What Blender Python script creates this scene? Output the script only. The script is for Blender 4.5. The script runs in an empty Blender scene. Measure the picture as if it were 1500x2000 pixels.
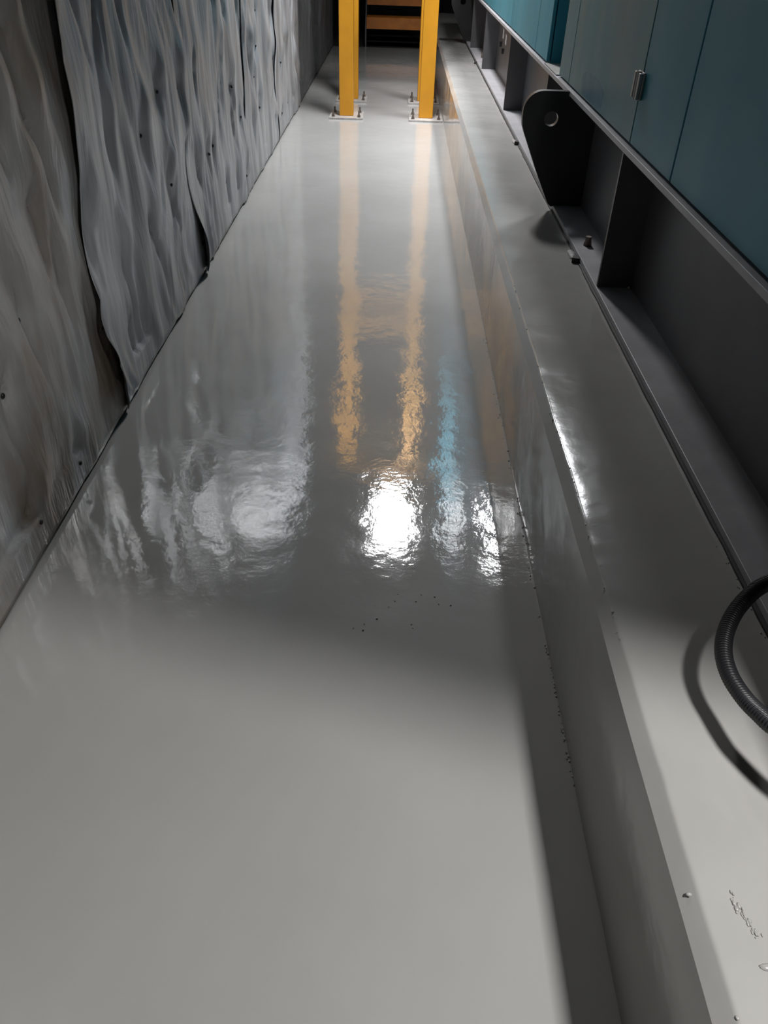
import bpy, bmesh, math, random
import numpy as np
from mathutils import Vector, Matrix, noise
random.seed(7)
C = bpy.context.scene
COL = C.collection
PI = math.pi

# ------------------------------------------------------------------ camera
H_CAM = 1.45
PITCH = math.radians(37.563)
ROLL = math.radians(1.888)
cam_d = bpy.data.cameras.new('camera')
cam = bpy.data.objects.new('camera', cam_d)
COL.objects.link(cam)
cam_d.sensor_fit = 'VERTICAL'
cam_d.sensor_height = 36.0
cam_d.sensor_width = 27.0
cam_d.lens = 27.0
cam_d.clip_start = 0.02
R = Vector((1, 0, 0))
F = Vector((0, math.cos(PITCH), -math.sin(PITCH)))
U = Vector((0, math.sin(PITCH), math.cos(PITCH)))
cr, sr = math.cos(ROLL), math.sin(ROLL)
cx = R * cr + U * sr
cy = -R * sr + U * cr
cz = -F
cam.matrix_world = Matrix(((cx.x, cy.x, cz.x, 0), (cx.y, cy.y, cz.y, 0), (cx.z, cy.z, cz.z, H_CAM), (0, 0, 0, 1)))
C.camera = cam

# ------------------------------------------------------------------ world, exposure
w = bpy.data.worlds.new('world')
C.world = w
w.use_nodes = True
w.node_tree.nodes['Background'].inputs[0].default_value = (0.6, 0.7, 0.8, 1)
w.node_tree.nodes['Background'].inputs[1].default_value = 0.01
C.view_settings.view_transform = 'Standard'
C.view_settings.look = 'None'
C.view_settings.gamma = 1
C.view_settings.use_curve_mapping = False
C.view_settings.exposure = 0.0
C.cycles.use_denoising = True
C.cycles.sample_clamp_indirect = 6.0
C.cycles.max_bounces = 8
C.cycles.glossy_bounces = 4
C.cycles.diffuse_bounces = 4

# lamps: (x, y, z, size_x, size_y, power in W, colour, beam spread in degrees)
LAMP_FRONT = (0.09, 7.08, 4.12, 0.38, 0.86, 165.0, (0.985, 0.985, 1.0), 140)
LAMP_SIDE = (1.50, 7.05, 4.12, 0.46, 1.00, 140.0, (0.96, 0.97, 1.0), 136)
LAMP_BEHIND = (1.25, -0.02, 3.55, 0.28, 0.28, 70.0, (1.0, 0.985, 0.965), 118)

# ------------------------------------------------------------------ materials
def mat(name, color, rough=0.5, metal=0.0, spec=0.5, vary=0.0, vscale=4.0, bumps=(), coat=0.0, vstretch=(1, 1, 1), color2=None, rvary=0.0):
    m = bpy.data.materials.new(name)
    m.use_nodes = True
    nt = m.node_tree
    b = nt.nodes['Principled BSDF']
    b.inputs['Base Color'].default_value = (*color, 1)
    b.inputs['Roughness'].default_value = rough
    b.inputs['Metallic'].default_value = metal
    b.inputs['Specular IOR Level'].default_value = spec
    b.inputs['Coat Weight'].default_value = coat
    b.inputs['Coat Roughness'].default_value = 0.05
    tc = nt.nodes.new('ShaderNodeTexCoord')
    def ntex(scale, stretch=(1, 1, 1), detail=4, rough_=0.55):
        mp = nt.nodes.new('ShaderNodeMapping')
        mp.inputs['Scale'].default_value = stretch
        nt.links.new(tc.outputs['Object'], mp.inputs['Vector'])
        n = nt.nodes.new('ShaderNodeTexNoise')
        n.inputs['Scale'].default_value = scale
        n.inputs['Detail'].default_value = detail
        n.inputs['Roughness'].default_value = rough_
        nt.links.new(mp.outputs[0], n.inputs['Vector'])
        return n
    if vary > 0 or color2:
        n = ntex(vscale, vstretch)
        cr_ = nt.nodes.new('ShaderNodeValToRGB')
        cr_.color_ramp.elements[0].position = 0.32
        cr_.color_ramp.elements[1].position = 0.68
        c2 = color2 or tuple(min(1, c * (1 + vary)) for c in color)
        c1 = color if color2 else tuple(c * (1 - vary) for c in color)
        cr_.color_ramp.elements[0].color = (*c1, 1)
        cr_.color_ramp.elements[1].color = (*c2, 1)
        nt.links.new(n.outputs['Fac'], cr_.inputs[0])
        nt.links.new(cr_.outputs[0], b.inputs['Base Color'])
    if rvary > 0:
        n = ntex(vscale * 1.7, vstretch)
        mr = nt.nodes.new('ShaderNodeMapRange')
        mr.inputs['From Min'].default_value = 0.3
        mr.inputs['From Max'].default_value = 0.7
        mr.inputs['To Min'].default_value = max(0.02, rough - rvary)
        mr.inputs['To Max'].default_value = rough + rvary
        nt.links.new(n.outputs['Fac'], mr.inputs['Value'])
        nt.links.new(mr.outputs[0], b.inputs['Roughness'])
    prev = None
    for (scale, strength, dist, stretch) in bumps:
        n = ntex(scale, stretch, 3)
        bp = nt.nodes.new('ShaderNodeBump')
        bp.inputs['Strength'].default_value = strength
        bp.inputs['Distance'].default_value = dist
        nt.links.new(n.outputs['Fac'], bp.inputs['Height'])
        if prev:
            nt.links.new(prev.outputs[0], bp.inputs['Normal'])
        prev = bp
    if prev:
        nt.links.new(prev.outputs[0], b.inputs['Normal'])
    return m

def emit(name, color, strength):
    m = bpy.data.materials.new(name)
    m.use_nodes = True
    nt = m.node_tree
    nt.nodes.clear()
    o = nt.nodes.new('ShaderNodeOutputMaterial')
    e = nt.nodes.new('ShaderNodeEmission')
    e.inputs[0].default_value = (*color, 1)
    e.inputs[1].default_value = strength
    nt.links.new(e.outputs[0], o.inputs[0])
    return m

M = {}
M['floor'] = mat('grey_floor_paint', (0.345, 0.342, 0.33), 0.06, spec=0.95, vary=0.05, vscale=1.6, rvary=0.03,
                 bumps=((2.2, 1.0, 0.0040, (1, 1, 1)), (13, 1.0, 0.0009, (1, 1, 1)), (70, 1.0, 0.00016, (1, 1, 1)), (200, 1.0, 0.00006, (1, 1, 1))))
M['plinth'] = mat('grey_plinth_paint', (0.36, 0.355, 0.34), 0.13, vary=0.07, vscale=3.0, rvary=0.05,
                  bumps=((3.5, 1.0, 0.004, (1, 1, 1)), (22, 1.0, 0.0005, (1, 1, 1)), (140, 1.0, 0.00005, (1, 1, 1))))
M['sheet'] = mat('dull_aluminium_sheet', (0.40, 0.41, 0.43), 0.42, 0.28, vary=0.32, vscale=9.0, vstretch=(1, 1, 0.14), rvary=0.12,
                 bumps=((26, 0.9, 0.006, (1, 1, 0.10)), (70, 0.7, 0.0016, (1, 1, 0.25))))
M['sheet_stained'] = mat('stained_aluminium_sheet', (0.27, 0.225, 0.17), 0.44, 0.3, color2=(0.46, 0.47, 0.49), vscale=4.2, vstretch=(1, 1, 0.45), rvary=0.12,
                 bumps=((9, 0.8, 0.016, (1, 1, 0.3)), (24, 0.9, 0.008, (1, 1, 0.14)), (60, 0.7, 0.002, (1, 1, 0.25))))
M['sheet_shaded'] = mat('shade_painted_sheet', (0.17, 0.172, 0.178), 0.5, 0.3, vary=0.25, vscale=4.0, vstretch=(1, 1, 0.2), rvary=0.1, bumps=((20, 0.5, 0.002, (1, 1, 0.12)),))  # far-end shade is painted into this sheet's base colour
M['pin'] = mat('dark_pin_steel', (0.03, 0.03, 0.032), 0.5, 0.5)
M['black_gap'] = mat('black_sealant', (0.015, 0.015, 0.015), 0.7, bumps=((40, 0.5, 0.004, (1, 1, 1)),))
M['dark_wall'] = mat('plain_dark_wall', (0.03, 0.031, 0.032), 0.8, vary=0.3, vscale=2.0)  # near-black, slightly mottled tone of the hall walls
M['ceiling'] = mat('dark_ceiling', (0.07, 0.07, 0.072), 0.8, vary=0.2, vscale=1.0)
M['yellow'] = mat('golden_yellow_paint', (0.60, 0.262, 0.011), 0.42, vary=0.06, vscale=6, bumps=((30, 0.3, 0.0006, (1, 1, 1)),))
M['orange'] = mat('orange_brown_tread', (0.50, 0.17, 0.03), 0.5, vary=0.15, vscale=9)
M['bolt'] = mat('rusty_dark_steel', (0.16, 0.13, 0.11), 0.5, 0.6, vary=0.3, vscale=60)
M['plate'] = mat('plate_grey_paint', (0.38, 0.36, 0.34), 0.25, vary=0.15, vscale=30, bumps=((60, 0.5, 0.001, (1, 1, 1)),))
M['skid'] = mat('dark_grey_steel_paint', (0.085, 0.083, 0.088), 0.42, vary=0.12, vscale=5, bumps=((80, 0.3, 0.0003, (1, 1, 1)),))
M['flange'] = mat('flange_grey_paint', (0.34, 0.335, 0.35), 0.42, vary=0.12, vscale=7)
M['lug'] = mat('black_steel_paint', (0.022, 0.023, 0.024), 0.4, vary=0.15, vscale=8)
M['teal'] = mat('teal_panel_paint', (0.048, 0.225, 0.29), 0.45, spec=0.28, vary=0.10, vscale=2.2, vstretch=(1, 1, 0.5), rvary=0.06, bumps=((200, 0.25, 0.00015, (1, 1, 1)),))
M['teal_grey'] = mat('weathered_teal_paint', (0.062, 0.20, 0.235), 0.42, spec=0.32, color2=(0.10, 0.19, 0.205), vscale=2.6, vstretch=(1, 1, 0.45), rvary=0.06, bumps=((200, 0.25, 0.00015, (1, 1, 1)),))
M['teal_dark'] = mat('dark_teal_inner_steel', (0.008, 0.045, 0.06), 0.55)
M['patch'] = mat('darker_teal_touch_up', (0.04, 0.14, 0.19), 0.45, vary=0.2, vscale=12)
M['chrome'] = mat('dull_zinc_hinge', (0.33, 0.33, 0.32), 0.38, 0.85)
M['shim'] = mat('rusty_black_shim', (0.03, 0.027, 0.025), 0.7, vary=0.3, vscale=40)
M['mortar'] = mat('rough_grey_mortar', (0.28, 0.27, 0.26), 0.6, vary=0.2, vscale=60)
M['hose'] = mat('black_ribbed_plastic', (0.022, 0.022, 0.025), 0.38)
M['white_mark'] = mat('white_paint_mark', (0.6, 0.6, 0.62), 0.6)
M['concrete'] = mat('bare_dark_concrete', (0.035, 0.034, 0.033), 0.8, vary=0.25, vscale=5)
M['duct'] = mat('teal_duct_paint', (0.09, 0.38, 0.52), 0.5, vary=0.08, vscale=2)
M['housing'] = mat('grey_lamp_housing', (0.2, 0.2, 0.2), 0.5)
M['blocker'] = mat('blocker_dull_metal', (0.09, 0.09, 0.09), 0.6, 0.3, vary=0.15, vscale=4)

# ------------------------------------------------------------------ helpers
def obj(name, bm, m=None, parent=None, smooth=False, loc=None):
    me = bpy.data.meshes.new(name)
    bmesh.ops.recalc_face_normals(bm, faces=bm.faces)
    bm.to_mesh(me)
    bm.free()
    if smooth:
        for p in me.polygons:
            p.use_smooth = True
    o = bpy.data.objects.new(name, me)
    if m:
        me.materials.append(m)
    COL.objects.link(o)
    if parent:
        o.parent = parent
        o.location = -Vector(parent['_o'])
    if loc:
        o.location = loc
    return o

def tag(o, label, cat, group=None, kind=None):
    o['label'] = label
    o['category'] = cat
    if group:
        o['group'] = group
    if kind:
        o['kind'] = kind
    return o

def thing(name, label, cat, loc=(0, 0, 0), group=None):
    o = bpy.data.objects.new(name, None)
    o.empty_display_size = 0.1
    COL.objects.link(o)
    o.location = loc
    o['_o'] = loc
    return tag(o, label, cat, group)

def struct(name, bm, m, smooth=False):
    o = obj(name, bm, m, smooth=smooth)
    o['kind'] = 'structure'
    return o

def box(bm, x0, x1, y0, y1, z0, z1, bev=0.0):
    v = [bm.verts.new(p) for p in ((x0, y0, z0), (x1, y0, z0), (x1, y1, z0), (x0, y1, z0), (x0, y0, z1), (x1, y0, z1), (x1, y1, z1), (x0, y1, z1))]
    fs = [bm.faces.new([v[i] for i in q]) for q in ((3, 2, 1, 0), (4, 5, 6, 7), (0, 1, 5, 4), (1, 2, 6, 5), (2, 3, 7, 6), (3, 0, 4, 7))]
    if bev > 0:
        es = {e for f in fs for e in f.edges}
        bmesh.ops.bevel(bm, geom=list(es), offset=bev, segments=2, affect='EDGES', profile=0.5)
    return bm

def bx(*a, bev=0.0):
    return box(bmesh.new(), *a, bev=bev)

def prism(bm, pts, axis, a, b):
    """extrude a 2D outline between a and b along an axis"""
    def P(p, t):
        return {'Y': (p[0], t, p[1]), 'X': (t, p[0], p[1]), 'Z': (p[0], p[1], t)}[axis]
    A = [bm.verts.new(P(p, a)) for p in pts]
    B = [bm.verts.new(P(p, b)) for p in pts]
    n = len(pts)
    bm.faces.new(A[::-1])
    bm.faces.new(B)
    for i in range(n):
        bm.faces.new((A[i], A[(i + 1) % n], B[(i + 1) % n], B[i]))
    return bm

def cyl(bm, x, y, z0, z1, r0, r1=None, n=16):
    r1 = r0 if r1 is None else r1
    A = [bm.verts.new((x + r0 * math.cos(2 * PI * i / n), y + r0 * math.sin(2 * PI * i / n), z0)) for i in range(n)]
    B = [bm.verts.new((x + r1 * math.cos(2 * PI * i / n), y + r1 * math.sin(2 * PI * i / n), z1)) for i in range(n)]
    bm.faces.new(A[::-1])
    bm.faces.new(B)
    for i in range(n):
        bm.faces.new((A[i], A[(i + 1) % n], B[(i + 1) % n], B[i]))
    return bm

# ------------------------------------------------------------------ setting: shell
PL_X, PL_Z, BEV = 0.4255, 0.403, 0.023
Y0, YF, Y1 = -3.0, 12.93, 16.0

def grid_surface(xs, ys, fn):
    bm = bmesh.new()
    rows = [[bm.verts.new(fn(x, y)) for y in ys] for x in xs]
    for i in range(len(xs) - 1):
        for j in range(len(ys) - 1):
            bm.faces.new((rows[i][j], rows[i + 1][j], rows[i + 1][j + 1], rows[i][j + 1]))
    return bm

# floor: poured paint on concrete, faintly uneven
def floor_fn(x, y):
    z = 0.0012 * noise.noise(Vector((x * 2.1, y * 0.9, 3.3)))
    # the paint climbs a little where it meets the plinth
    z += 0.026 * max(0.0, x - 0.30) ** 2 / 0.25
    return (x, y, z - 0.0012)
bm = grid_surface(np.linspace(-1.0, PL_X + 0.01, 90), np.linspace(Y0, YF, 420), floor_fn)
ext = bmesh.ops.extrude_face_region(bm, geom=bm.faces[:])
for v in ext['geom']:
    if isinstance(v, bmesh.types.BMVert):
        v.co.z = -0.12
floor = struct('floor', bm, M['floor'], smooth=True)
struct('floor_far', bx(-1.2, 5.0, YF + 0.001, Y1, -0.2, -0.03), M['concrete'])

# machine foundation plinth: painted concrete, chamfered edge, wavy hand-troweled arris
def plinth_bm():
    bm = bmesh.new()
    ys = list(np.linspace(-1.2, 1.8, 260)) + list(np.linspace(1.8, 13.4, 500))[1:]
    prof = []
    for k in range(7):
        prof.append((0.0, (PL_Z - BEV) * k / 6, 0))
    prof += [(BEV * 0.5, PL_Z - BEV * 0.5, 1), (BEV - 0.0035, PL_Z - 0.0035, 1), (BEV - 0.0012, PL_Z - 0.0014, 1), (BEV + 0.0015, PL_Z - 0.0003, 1), (BEV + 0.005, PL_Z, 1)]
    for dx in (0.05, 0.09, 0.14, 0.2, 0.26, 0.3, 0.36, 0.6, 3.0):
        prof.append((dx, PL_Z, 2))
    rows = []
    for y in ys:
        row = []
        for dx, z, k in prof:
            a = noise.noise(Vector((y * 3.1, z * 3.0, 1.0)))
            b_ = noise.noise(Vector((y * 19.0, z * 9.0, 5.0)))
            c_ = noise.noise(Vector((y * 1.1, dx * 3.0, 9.0)))
            x = PL_X + dx
            zz = z
            if k == 0:
                x += 0.003 * a
            elif k == 1:
                x += 0.003 * a + 0.0012 * b_
                zz += 0.0012 * b_
            else:
                zz += 0.0018 * c_ + 0.0006 * noise.noise(Vector((y * 6, dx * 9, 2)))
            row.append(bm.verts.new((x, y, zz)))
        rows.append(row)
    for i in range(len(rows) - 1):
        for j in range(len(prof) - 1):
            bm.faces.new((rows[i][j], rows[i + 1][j], rows[i + 1][j + 1], rows[i][j + 1]))
    # close far and near end and underside
    n = len(prof)
    for row, fl in ((rows[0], False), (rows[-1], True)):
        base = bm.verts.new((row[-1].co.x, row[-1].co.y, 0))
        f = list(row) + [base]
        bm.faces.new(f)
    return bm
o = struct('machine_plinth', plinth_bm(), M['plinth'], smooth=True)
o.data.set_sharp_from_angle(angle=math.radians(28))

# back side of the hall
struct('wall_back', bx(-1.4, 5.2, Y1, Y1 + 0.2, -0.2, 6.2), M['dark_wall'])
struct('wall_front', bx(-1.4, 5.2, Y0 - 0.2, Y0, -0.2, 6.2), M['dark_wall'])
struct('wall_right', bx(5.0, 5.2, Y0, Y1, -0.2, 6.2), M['dark_wall'])
struct('ceiling', bx(-1.4, 5.2, Y0, Y1, 6.0, 6.2), M['ceiling'])
wall = struct('wall_left', bx(-1.25, -1.02, Y0, Y1, -0.2, 6.0), M['dark_wall'])
wall['_o'] = (0, 0, 0)

# dark rough strip between the sheets and the floor
bm = bmesh.new()
ys = np.linspace(0.2, YF, 520)
rows = []
for y in ys:
    a = 0.006 * noise.noise(Vector((y * 4.0, 0, 0))) + 0.003 * noise.noise(Vector((y * 17, 1, 0)))
    rows.append([bm.verts.new(p) for p in ((-1.02, y, 0.0), (-0.966 + a, y, 0.0), (-0.968 + a, y, 0.008 + a * 0.4), (-0.990, y, 0.03), (-1.02, y, 0.06))])
for i in range(len(rows) - 1):
    for j in range(4):
        bm.faces.new((rows[i][j], rows[i + 1][j], rows[i + 1][j + 1], rows[i][j + 1]))
struct('baseboard_left', bm, M['black_gap'], smooth=True)

# ------------------------------------------------------------------ crumpled wall sheets
PINS = [(py, pz, 1.0) for py, pz in ((2.198, 1.191), (2.231, 0.995), (2.136, 0.811), (2.048, 1.012), (2.192, 0.567), (1.731, 0.459), (1.996, 0.069), (1.676, 0.094), (1.903, 0.596), (2.795, 0.848), (3.165, 0.786), (2.487, 0.655), (3.093, 0.455), (2.742, 0.427), (3.498, 0.883), (3.798, 0.852), (3.469, 0.522), (2.857, 1.218), (3.146, 1.190), (4.120, 0.860), (4.002, 0.449), (4.237, 0.484), (4.413, 0.478), (3.803, 0.597), (4.720, 0.854), (4.960, 0.472), (5.691, 0.780), (5.430, 0.850), (5.926, 0.589), (2.693, 0.194), (2.429, 0.332))]
rp = random.Random(11)
yy = 0.7
while yy < 13:
    z = (1.35 if yy < 4.6 else 0.12) + rp.uniform(0, 0.2)
    while z < 3.9:
        PINS.append((yy + rp.uniform(-0.08, 0.08), z + rp.uniform(-0.06, 0.06), rp.uniform(0.5, 1.1)))
        z += rp.uniform(0.22, 0.5)
    yy += rp.uniform(0.26, 0.46)
PINS = [(a_, b_, c_, rp.uniform(-0.22, 0.22), rp.uniform(0.10, 0.26), rp.uniform(0.02, 0.12), rp.uniform(0.03, 0.07)) for a_, b_, c_ in PINS]

def ridged(v):
    return 1 - abs(noise.noise(v)) * 2

def sheet_depth(y, z, seed):
    s = Vector((seed * 7.3, 0, seed * 3.1))
    d = 0.020 * noise.noise(Vector((y * 2.4, 0, z * 1.1)) + s)
    warp = 0.12 * noise.noise(Vector((y * 1.5, z * 1.9, 4.0)) + s)
    d += 0.015 * (abs(noise.noise(Vector((y * 5.0 + warp * 8, 3, z * 1.3)) + s)) * 2 - 0.4)
    amt = max(0.0, 0.5 + 1.2 * noise.noise(Vector((y * 2.0, 9, z * 1.7)) + s))
    d += 0.009 * amt * (ridged(Vector((y * 13.0 + warp * 26, 7, z * 2.2)) + s) - 0.4)
    d += 0.0030 * amt * noise.noise(Vector((y * 34 + warp * 60, 5, z * 4.0)) + s)
    return d

def make_sheet(name, y0, y1, seed, offset, m, near_flare=0.0, zmax=3.85, dy=None):
    ys = []
    y = y0
    while y < y1:
        ys.append(y)
        y += dy or (0.011 if y < 4.2 else 0.018)
    ys.append(y1)
    zs = [0.012 + 0.016 * k for k in range(90)] + [1.47 + 0.05 * k for k in range(1, 49)]
    n_y, n_z = len(ys), len(zs)
    YA = np.array(ys)[:, None]
    ZA = np.array(zs)[None, :]
    pd = np.zeros((n_y, n_z))
    for (py, pz, ps, slope, down, up, wid) in PINS:
        if py < y0 - 0.1 or py > y1 + 0.1:
            continue
        dy_ = (YA - py)
        dz_ = (ZA - pz)
        # a small sharp dent where the sheet is pinned
        pd -= 0.014 * ps * np.exp(-np.sqrt((dy_ / 0.011) ** 2 + (dz_ / 0.015) ** 2))
        # a one-sided crease: the metal drops sharply and swells back slowly
        t_ = dy_ - slope * dz_ - 0.02 * np.sin(dz_ * 11 + py * 7)
        along = np.exp(-(dz_ / np.where(dz_ < 0, down, up + 0.03)) ** 2)
        pd -= 0.027 * ps * along * np.where(t_ < 0, np.exp(-np.abs(t_) / wid), np.exp(-np.abs(t_) / 0.009))
        # a soft pillow above the pin
        pd += 0.016 * ps * np.exp(-((dy_ - 0.05) / 0.06) ** 2 - ((dz_ - 0.10) / 0.09) ** 2)
    verts = []
    for i, y in enumerate(ys):
        t = (y - y0)
        edge = near_flare * math.exp(-t / 0.05)
        for j, z in enumerate(zs):
            d = sheet_depth(y, z, seed) + pd[i, j]
            # the lifted near edge opens more towards the bottom
            fl = edge * (0.12 + 0.55 / (1 + math.exp(-(z - 0.95) / 0.05)) + 1.25 * math.exp(-((z - 0.16) / 0.16) ** 2))
            tuck = -0.012 * max(0.0, 1 - z / 0.05) ** 1.5
            yo = 0.0
            if near_flare > 0:
                yo = -0.085 * math.exp(-((z - 0.42) / 0.22) ** 2) * math.exp(-t / 0.08) + 0.02 * noise.noise(Vector((0, z * 2, seed))) * math.exp(-t / 0.08)
            zb = z
            if z < 0.06:
                zb = z + (-0.002 + 0.008 * noise.noise(Vector((y * 5.0, 2, seed)))) * (1 - z / 0.06)
            x = -0.962 + offset + d + fl + tuck
            if z < 0.5:
                x = min(x, -0.944 + 0.05 * (z > 0.03) * min(1, z / 0.25) + fl)
            if z < 0.12:
                k_ = 1 - z / 0.12
                x = max(x, -0.957 * k_ + x * (1 - k_), -0.961)
            verts.append((x, y + yo, zb))
    faces = []
    for i in range(n_y - 1):
        for j in range(n_z - 1):
            a = i * n_z + j
            faces.append((a, a + 1, a + n_z + 1, a + n_z))
    me = bpy.data.meshes.new(name)
    me.from_pydata(verts, [], faces)
    for p in me.polygons:
        p.use_smooth = True
    me.materials.append(m)
    o = bpy.data.objects.new(name, me)
    COL.objects.link(o)
    o.parent = wall
    pts_ = np.array([v[:] for v in verts])
    for (py, pz, ps, slope, down, up, wid) in PINS:
        if py < max(y0, 1.5) + 0.05 or py > min(y1, 7.6) - 0.05 or not (0.05 < pz < 1.3):
            continue
        q = pts_[np.argmin((pts_[:, 1] - py) ** 2 + (pts_[:, 2] - pz) ** 2)]
        bm = bmesh.new()
        bmesh.ops.create_icosphere(bm, subdivisions=2, radius=1.0)
        for v in bm.verts:
            v.co = Vector((q[0] + 0.003 + v.co.x * 0.005, q[1] - 0.004 + v.co.y * 0.008, q[2] + v.co.z * 0.0075))
        pn = obj('fixing_pin', bm, M['pin'])
        pn.parent = o
        pn['label'] = 'small dark fixing pin'
    md = o.modifiers.new('thickness', 'SOLIDIFY')
    md.thickness = 0.0015
    md.offset = -1
    return o

make_sheet('cladding_sheet', 0.55, 2.62, 1, -0.007, M['sheet_stained'])['label'] = 'nearest crumpled sheet with brown stains near the floor'
make_sheet('cladding_sheet', 2.44, 3.92, 2, 0.004, M['sheet'], near_flare=0.034)['label'] = 'crumpled sheet whose loose near edge curls off the wall'
make_sheet('cladding_sheet', 3.82, 5.45, 3, 0.002, M['sheet'], near_flare=0.024)
make_sheet('cladding_sheet', 5.40, 6.90, 4, 0.002, M['sheet'], near_flare=0.002)
make_sheet('cladding_sheet', 6.82, 8.50, 5, 0.006, M['sheet'], near_flare=0.008)
make_sheet('cladding_sheet', 8.46, 12.9, 6, 0.000, M['sheet_shaded'], dy=0.03)['label'] = 'far end wall sheet with shade painted into its colour'

# ------------------------------------------------------------------ yellow access platform
plat = thing('access_platform', 'tall yellow steel platform standing on four bolted posts over the aisle', 'platform', (-0.1, 8.3, 0))
PW = 0.127
for (pxc, pyc) in ((-0.468, 7.905), (0.264, 7.905), (-0.464, 8.755), (0.262, 8.755)):
    # square post made of a hollow section with rounded corners
    post = obj('post', bx(pxc - PW / 2, pxc + PW / 2, pyc - PW / 2, pyc + PW / 2, 0.016, 3.78, bev=0.006), M['yellow'], plat)
    post['_o'] = (0, 0, 0)
    def sub(name, bm, m):
        o = obj(name, bm, m)
        o.parent = post
        return o
    bm = bx(pxc - 0.155, pxc + 0.155, pyc - 0.15, pyc + 0.15, -0.001, 0.016, bev=0.003)
    bp = sub('base_plate', bm, M['plate'])
    bp['label'] = 'grey painted base plate'
    for sx in (-1, 1):
        for sy in (-1, 1):
            ax, ay = pxc + sx * 0.118, pyc + sy * 0.105
            bm = bmesh.new()
            cyl(bm, ax, ay, 0.016, 0.02, 0.017, n=16)
            cyl(bm, ax, ay, 0.02, 0.034, 0.0135, n=6)
            cyl(bm, ax, ay, 0.034, 0.062 + 0.01 * random.random(), 0.0075, n=10)
            sub('anchor_bolt', bm, M['bolt'])
bm = bx(-0.75, 0.56, 7.70, 13.0, 3.88, 3.94)
obj('deck', bm, M['yellow'], plat)
bm = bmesh.new()
for x in (-0.75, 0.50):
    box(bm, x, x + 0.06, 7.70, 13.0, 3.78, 3.879)
obj('edge_beam', bm, M['yellow'], plat)
for y in (7.86, 8.71):
    obj('cross_beam', bx(-0.404, 0.20, y, y + 0.09, 1.96, 2.08, bev=0.004), M['yellow'], plat)

# ------------------------------------------------------------------ stair at the end of the aisle
stair = thing('staircase', 'steep stair with orange brown treads behind the yellow posts at aisle end', 'stairs', (-0.06, 13.0, 0))
SL = 0.62
def stringer(x):
    pts = [(12.93, -0.03), (13.06, -0.03), (13.06 + 2.7 * 1.3, 2.7), (12.93 + 2.7 * 1.3 - 0.1, 2.9)]
    pts = [(12.94, -0.03), (13.2, -0.03), (14.75, 2.6), (14.55, 2.8), (12.94, 0.22)]
    return prism(bmesh.new(), pts, 'X', x, x + 0.02)
obj('stringer', stringer(-0.50), M['skid'], stair)
obj('stringer', stringer(0.42), M['skid'], stair)
for k in range(9):
    y = 12.91 + 0.165 * k
    z = 0.36 + 0.275 * k
    bm = bmesh.new()
    pts = [(y, z), (y, z - 0.135), (y + 0.02, z - 0.135), (y + 0.02, z - 0.02), (y + 0.25, z - 0.005), (y + 0.25, z + 0.012), (y + 0.01, z + 0.006)]
    prism(bm, pts, 'X', -0.478, 0.418)
    obj('tread', bm, M['orange'], stair)

# ------------------------------------------------------------------ machine skid: big H beam on the plinth
SX, WX = 0.735, 0.862
SZ0, SZ1 = 0.409, 0.895
FT = 0.018
skid = thing('machine_skid', 'dark grey steel base beam with stiffener plates lying along the plinth', 'steel beam', (0.86, 5.0, SZ0))
YS0, YS1 = -0.25, 11.0
def bent_strip(x0, x1, z0, z1, y0, y1):
    return bx(x0, x1, y0, y1, z0, z1, bev=0.0015)
bf = obj('bottom_flange', bent_strip(SX, 1.0, SZ0, SZ0 + FT, YS0, YS1), M['flange'], skid)
bf['label'] = 'lighter grey bottom flange'
obj('top_flange', bent_strip(SX, 1.0, SZ1 - FT, SZ1, YS0, YS1), M['flange'], skid)['label'] = 'lighter grey top flange'
web = obj('web', bx(WX, WX + 0.014, YS0, YS1, SZ0 + FT, SZ1 - FT), M['skid'], skid)
for y in (2.70, 4.32, 5.97, 7.85, 9.32):
    bm = prism(bmesh.new(), [(SX + 0.004, SZ0 + FT), (WX, SZ0 + FT), (WX, SZ1 - FT), (SX + 0.004, SZ1 - FT)], 'Y', y, y + 0.014)
    obj('stiffener', bm, M['skid'], skid)
# lifting lugs: rounded black plates with an eye
def lug(y0, th):
    bm = bmesh.new()
    out = [(WX, 0.43), (0.742, 0.43), (0.722, 0.424), (0.705, 0.44), (0.632, 0.579), (0.556, 0.735), (0.546, 0.76), (0.543, 0.79)]
    cxx, czz, rr = 0.625, 0.815, 0.082
    for k in range(0, 10):
        a = PI - (PI / 2) * k / 9
        out.append((cxx + rr * math.cos(a), czz + rr * math.sin(a)))
    out += [(SX - 0.004, 0.897), (SX - 0.004, SZ1 - FT), (WX, SZ1 - FT)]
    hole = [(0.668 + 0.030 * math.cos(2 * PI * k / 28), 0.79 + 0.030 * math.sin(2 * PI * k / 28)) for k in range(28)]
    edges = []
    for loop in (out, hole):
        vs = [bm.verts.new((p[0], y0, p[1])) for p in loop]
        edges += [bm.edges.new((vs[i], vs[(i + 1) % len(vs)])) for i in range(len(vs))]
    bmesh.ops.triangle_fill(bm, edges=edges, use_beauty=True)
    for f in list(bm.faces):
        c = f.calc_center_median()
        if (c.x - 0.668) ** 2 + (c.z - 0.79) ** 2 < 0.02 ** 2:
            bm.faces.remove(f)
    ext = bmesh.ops.extrude_face_region(bm, geom=bm.faces[:])
    for v in ext['geom']:
        if isinstance(v, bmesh.types.BMVert):
            v.co.y += th
    return bm
for y in (3.69, 9.85):
    obj('lifting_lug', lug(y, 0.036), M['lug'], skid)['label'] = 'black rounded lifting lug with an eye'
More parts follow.
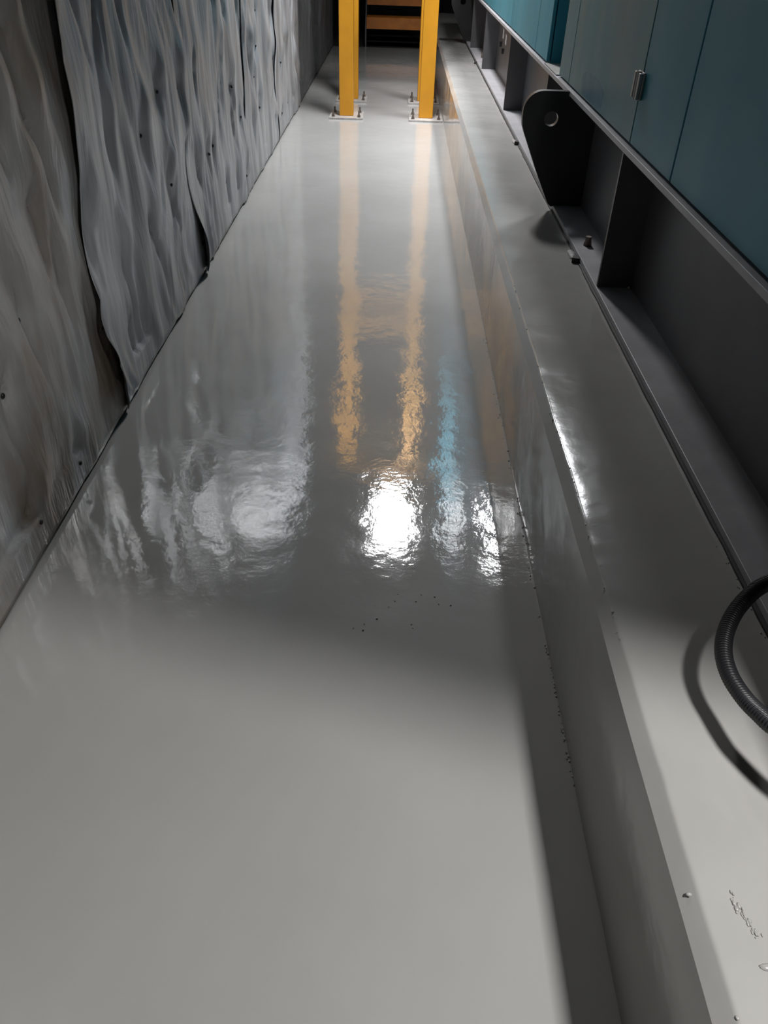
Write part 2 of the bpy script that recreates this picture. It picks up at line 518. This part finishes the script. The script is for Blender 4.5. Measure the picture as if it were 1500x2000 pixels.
# anchor bolts through the bottom flange
for (x, y, hh) in ((0.790, 3.15, 0.036), (0.806, 8.58, 0.040)):
    bm = bmesh.new()
    z = SZ0 + FT
    cyl(bm, x, y, z, z + 0.004, 0.017, n=16)
    cyl(bm, x, y, z + 0.004, z + 0.016, 0.0155, n=6)
    cyl(bm, x, y, z + 0.016, z + hh, 0.0125, n=12)
    obj('anchor_bolt', bm, M['bolt'], skid)
bm = bmesh.new()
bmesh.ops.create_icosphere(bm, subdivisions=2, radius=0.006, matrix=Matrix.Translation((0.852, 2.69, SZ0 + FT + 0.004)))
obj('weld_bead', bm, M['plate'], skid, smooth=True)
# a web bolt and two short white paint strokes
for (y, z) in ((7.36, 0.625), (7.55, 0.655)):
    bm = bmesh.new()
    cyl(bm, 0, 0, 0, 0.02, 0.022, n=6)
    for v in bm.verts:
        v.co = Vector((WX - v.co.z, y + v.co.x, z + v.co.y))
    obj('web_bolt', bm, M['lug'], skid)
for (y, z, hgt) in ((7.50, 0.735, 0.075), (7.28, 0.715, 0.075)):
    bm = prism(bmesh.new(), [(y - 0.03, z - hgt / 2), (y + 0.035, z - hgt / 2 + 0.005), (y + 0.03, z + hgt / 2), (y - 0.035, z + hgt / 2 - 0.008)], 'X', WX - 0.0015, WX)
    obj('paint_mark', bm, M['white_mark'], skid)['label'] = 'white paint mark on the web'

# dark grout joint under the skid
bm = bmesh.new()
ysj = np.linspace(YS0, YS1, 420)
rows = []
for y in ysj:
    a = 0.003 * noise.noise(Vector((y * 9, 0, 2)))
    rows.append([bm.verts.new(p) for p in ((SX - 0.010 + a, y, PL_Z - 0.004), (SX - 0.006 + a, y, PL_Z + 0.004), (SX + 0.004, y, SZ0 + 0.0005), (0.99, y, SZ0 - 0.0005), (0.99, y, PL_Z - 0.004))])
for i in range(len(rows) - 1):
    for j in range(5):
        bm.faces.new((rows[i][j], rows[i + 1][j], rows[i + 1][(j + 1) % 5], rows[i][(j + 1) % 5]))
bm.faces.new(rows[0]); bm.faces.new(rows[-1][::-1])
o = struct('trim_1', bm, M['black_gap'])

# levelling shims poking out below the flange, each with a dab of mortar
for (y, lab, s) in ((3.03, 'black steel shim under the beam edge beside the nearer anchor bolt', 1.0),
                    (5.04, 'small black steel shim under the beam edge just beyond the big lug', 0.85),
                    (8.35, 'farthest dark shim under the beam edge near the far anchor bolt', 0.9)):
    t = thing('levelling_shim', lab, 'shim', (SX, y, PL_Z), group='shims under the machine beam')
    bm = prism(bmesh.new(), [(SX - 0.030 * s, y - 0.020), (SX - 0.001, y - 0.028), (SX - 0.001, y + 0.012), (SX - 0.022 * s, y + 0.006)], 'Z', PL_Z + 0.001, PL_Z + 0.020)
    obj('wedge', bm, M['shim'], t)
    bm = bmesh.new()
    bmesh.ops.create_icosphere(bm, subdivisions=3, radius=1.0)
    for v in bm.verts:
        n_ = 1 + 0.35 * noise.noise(v.co * 2.2 + Vector((y, 0, 0)))
        v.co = Vector((min(SX - 0.001, SX - 0.014 + v.co.x * 0.016 * n_), y + 0.06 + v.co.y * 0.06 * n_, PL_Z + 0.002 + v.co.z * 0.008 * n_))
    obj('mortar_dab', bm, M['mortar'], t, smooth=True)['label'] = 'rough grey mortar dab'

# ------------------------------------------------------------------ teal machine housings on the skid
PX = 0.752          # front plane of the panels
PT = 0.018
EZ0, EZ1 = 0.899, 1.348
def housing(name, label, y0, y1, cuts, mats, hinge_at, hz):
    t = thing(name, label, 'machine housing', (1.3, (y0 + y1) / 2, EZ0))
    obj('body', bx(PX + PT + 0.004, 2.2, y0 + 0.004, y1 - 0.004, EZ0 - 0.003, EZ1), M['teal'], t)
    for i in range(len(cuts) - 1):
        a, b = cuts[i], cuts[i + 1]
        p = obj('panel', bx(PX, PX + PT, a + 0.004, b - 0.004, EZ0 + 0.004, EZ1 - 0.004, bev=0.003), mats[i], t)
    if hinge_at:
        y = hinge_at
        hz0, hz1 = hz
        hg = obj('hinge', bx(PX - 0.008, PX - 0.0005, y - 0.034, y + 0.034, hz0, hz1, bev=0.002), M['chrome'], t)
        hg['_o'] = t['_o']
        bm = bmesh.new()
        cyl(bm, PX - 0.011, y, hz0 - 0.001, hz1 + 0.001, 0.0085, n=14)
        kn = obj('hinge_pin', bm, M['chrome'])
        kn.parent = hg
        for sy in (-1, 1):
            kn = obj('hinge_leaf', bx(PX - 0.019, PX - 0.008, y + sy * 0.026 - 0.008, y + sy * 0.026 + 0.008, hz0 + 0.002, hz1 - 0.002, bev=0.002), M['chrome'])
            kn.parent = hg
    return t
near = housing('machine_housing', 'nearer teal machine housing whose door carries a zinc hinge', 0.80, 4.12,
               [0.80, 2.235, 2.705, 3.86, 4.12], [M['teal'], M['teal'], M['teal_grey'], M['teal_grey']], 2.705, (1.03, 1.105))
far = housing('machine_housing', 'farther teal machine housing beyond the dark gap', 4.52, 10.8,
              [4.52, 4.95, 6.09, 6.16, 8.1, 10.8], [M['teal'], M['teal'], M['teal'], M['teal'], M['teal']], None, None)
# touched up patch low on the hinged door
bm = bmesh.new()
ring = []
for k in range(40):
    a = 2 * PI * k / 40
    r = 1 + 0.16 * noise.noise(Vector((math.cos(a) * 2, math.sin(a) * 2, 0)))
    yq = 3.38 + 0.20 * r * math.copysign(abs(math.cos(a)) ** 0.6, math.cos(a))
    zq = 0.955 + 0.047 * r * math.copysign(abs(math.sin(a)) ** 0.6, math.sin(a))
    ring.append((yq, zq))
prism(bm, ring, 'X', PX - 0.0004, PX + 0.002)
obj('touch_up_patch', bm, M['patch'], near)['label'] = 'darker blue touch-up paint patch'
# dark recess between the housings
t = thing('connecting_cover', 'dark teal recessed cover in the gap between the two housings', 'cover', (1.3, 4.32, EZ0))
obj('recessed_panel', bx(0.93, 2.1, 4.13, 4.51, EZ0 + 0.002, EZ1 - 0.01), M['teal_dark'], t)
obj('ledge', bx(SX + 0.006, 0.93, 4.13, 4.51, EZ0 - 0.003, EZ0 + 0.001), M['mortar'], t)['label'] = 'pale grey ledge at the foot of the gap'

# ------------------------------------------------------------------ ribbed conduit looping out of the skid
def catmull(pts, n):
    out = []
    P = [Vector(p) for p in pts]
    P = [P[0] * 2 - P[1]] + P + [P[-1] * 2 - P[-2]]
    for i in range(1, len(P) - 2):
        for k in range(n):
            t = k / n
            a, b, c, d = P[i - 1], P[i], P[i + 1], P[i + 2]
            out.append(0.5 * ((2 * b) + (c - a) * t + (2 * a - 5 * b + 4 * c - d) * t * t + (3 * b - a - 3 * c + d) * t ** 3))
    out.append(P[-2])
    return out
path = catmull([(0.858, 1.06, 0.53), (0.765, 1.058, 0.525), (0.69, 1.035, 0.515), (0.632, 0.985, 0.510), (0.595, 0.935, 0.502), (0.574, 0.885, 0.498), (0.570, 0.838, 0.494),
                (0.577, 0.795, 0.494), (0.585, 0.758, 0.502), (0.598, 0.722, 0.510), (0.640, 0.655, 0.530), (0.71, 0.60, 0.555), (0.858, 0.56, 0.58)], 60)
# resample at even steps
L = [0.0]
for a, b in zip(path[:-1], path[1:]):
    L.append(L[-1] + (b - a).length)
total = L[-1]
PITCHR = 0.0052
steps = int(total / PITCHR * 8)
pts, j = [], 0
for i in range(steps + 1):
    s = total * i / steps
    while j < len(L) - 2 and L[j + 1] < s:
        j += 1
    f_ = (s - L[j]) / max(1e-9, L[j + 1] - L[j])
    pts.append((path[j].lerp(path[j + 1], f_), s))
bm = bmesh.new()
NR = 20
prevr = None
nrm = Vector((0, 0, 1))
for i, (p, s) in enumerate(pts):
    q = pts[min(i + 1, steps)][0] - pts[max(i - 1, 0)][0]
    q.normalize()
    nrm = (nrm - q * nrm.dot(q)).normalized()
    bi = q.cross(nrm)
    r = 0.0133 + 0.0013 * math.cos(2 * PI * s / PITCHR)
    ring = [bm.verts.new(p + (nrm * math.cos(2 * PI * k / NR) + bi * math.sin(2 * PI * k / NR)) * r) for k in range(NR)]
    if prevr:
        for k in range(NR):
            bm.faces.new((prevr[k], prevr[(k + 1) % NR], ring[(k + 1) % NR], ring[k]))
    prevr = ring
tag(obj('ribbed_conduit', bm, M['hose'], smooth=True), 'black ribbed flexible conduit looping out over the grey plinth', 'conduit')

# ------------------------------------------------------------------ paint drips and lumps along the plinth
bm = bmesh.new()
rl = random.Random(5)
def lump(x, y, z, rx, ry, rz):
    b2 = bmesh.ops.create_icosphere(bm, subdivisions=2, radius=1.0)
    sd = Vector((rl.uniform(0, 50), 0, 0))
    for v in b2['verts']:
        k = 1 + 0.4 * noise.noise(v.co * 1.8 + sd)
        v.co = Vector((x + v.co.x * rx * k, y + v.co.y * ry * k, z + v.co.z * rz * k))
for _ in range(46):
    y = rl.uniform(0.95, 1.35)
    s = rl.uniform(0.0008, 0.0024)
    lump(PL_X - rl.uniform(0.0, 0.006) , y, 0.001, s, s * 1.3, s)
for _ in range(60):
    y = rl.uniform(1.35, 3.2)
    s = rl.uniform(0.001, 0.0026)
    lump(PL_X - abs(rl.gauss(0, 0.006)), y, 0.001, s, s * 1.5, s)
for _ in range(46):
    y = rl.uniform(0.95, 2.9)
    s = rl.uniform(0.0008, 0.002)
    lump(PL_X + BEV + rl.gauss(0, 0.003), y, PL_Z - 0.0005, s, s * 1.5, s)
for _ in range(34):
    y = rl.uniform(0.55, 1.3)
    s = rl.uniform(0.0008, 0.0018)
    lump(SX - 0.012 + rl.gauss(0, 0.003), y, PL_Z + 0.001, s, s * 1.4, s)
for _ in range(14):
    s = rl.uniform(0.0012, 0.0026)
    lump(rl.uniform(-0.1, 0.2), rl.uniform(1.38, 1.55), 0.0, s, s * 1.3, s * 0.6)
for k in range(26):
    t_ = k / 25
    x = 0.492 + 0.020 * t_ + rl.gauss(0, 0.003)
    y = 0.527 - 0.060 * t_ + rl.gauss(0, 0.003)
    sz = rl.uniform(0.0008, 0.0034)
    lump(x, y, PL_Z - 0.0003, sz * rl.uniform(0.5, 1.1), sz * rl.uniform(0.8, 2.2), sz * rl.uniform(0.35, 0.9))
lump(0.4505, 0.3745, PL_Z, 0.0028, 0.003, 0.002)
lump(0.512, 0.434, PL_Z - 0.001, 0.013, 0.005, 0.0028)
lump(0.4385, 0.528, PL_Z - 0.0085, 0.004, 0.003, 0.003)
tag(obj('paint_drips', bm, M['plinth'], smooth=True), 'glossy grey paint drips and lumps along the plinth edges', 'paint drips', kind='stuff')

# ------------------------------------------------------------------ overhead things mirrored in the wet floor, plus an added light blocker
def lamp(spec, label):
    x, y, z, sx, sy, power, col, spread = spec
    t = thing('ceiling_lamp', label, 'lamp', (x, y, z), group='ceiling lamps')
    bm = bmesh.new()
    hx, hy = sx / 2, sy / 2
    A = [(-hx, -hy), (hx, -hy), (hx, hy), (-hx, hy)]
    rim = [bm.verts.new((x + a * 1.08, y + b * 1.08, z - 0.012)) for a, b in A]
    top = [bm.verts.new((x + a * 0.7, y + b * 0.7, z + 0.12)) for a, b in A]
    inn = [bm.verts.new((x + a * 1.01, y + b * 1.01, z - 0.012)) for a, b in A]
    ins = [bm.verts.new((x + a * 1.01, y + b * 1.01, z + 0.01)) for a, b in A]
    for i in range(4):
        j = (i + 1) % 4
        bm.faces.new((rim[i], rim[j], top[j], top[i]))
        bm.faces.new((rim[j], rim[i], inn[i], inn[j]))
        bm.faces.new((inn[j], inn[i], ins[i], ins[j]))
    bm.faces.new(top)
    bm.faces.new(ins)
    obj('lamp_housing', bm, M['housing'], t)
    bm = bmesh.new()
    bm.faces.new([bm.verts.new((x + a, y + b, z)) for a, b in A])
    d = obj('diffuser', bm, emit('lamp_glow', col, 12.0), t)
    ld = bpy.data.lights.new('lamp_light', 'AREA')
    ld.shape = 'RECTANGLE'
    ld.size, ld.size_y = sx, sy
    ld.energy = power
    ld.color = col
    ld.spread = math.radians(spread)
    lo = bpy.data.objects.new('lamp_light', ld)
    COL.objects.link(lo)
    lo.parent = t
    lo.location = (0, 0, -0.006)
    bm = bmesh.new()
    cyl(bm, x, y, z + 0.12, 6.0, 0.012, n=10)
    obj('hanging_rod', bm, M['housing'], t)
lamp(LAMP_FRONT, 'rectangular ceiling lamp hanging over the aisle before the platform')
lamp(LAMP_SIDE, 'rectangular ceiling lamp hanging over the teal machine')
lamp(LAMP_BEHIND, 'square ceiling lamp hanging behind the viewer')

t = thing('teal_duct', 'long teal overhead duct above the machine', 'duct', (0.76, 10.0, 2.6))
obj('overhead_body', bx(0.665, 0.845, 5.0, 14.5, 2.6, 3.6), M['duct'], t)
for y in (5.0, 8.2, 11.4):
    obj('duct_flange', bx(0.645, 0.865, y - 0.02, y - 0.001, 2.58, 3.62), M['duct'], t)

t = thing('shade_blocker', 'unseen slab added overhead to shade the near floor', 'duct', (0, 0.9, 1.9))  # unseen slab, added and slanted to cast the near floor's shadow edge
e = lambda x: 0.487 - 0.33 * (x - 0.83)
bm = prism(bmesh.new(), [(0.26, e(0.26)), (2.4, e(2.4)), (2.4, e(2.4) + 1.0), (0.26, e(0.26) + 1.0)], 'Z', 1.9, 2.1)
obj('overhead_body', bm, M['blocker'], t)

for o in bpy.data.objects:
    if '_o' in o.keys():
        del o['_o']
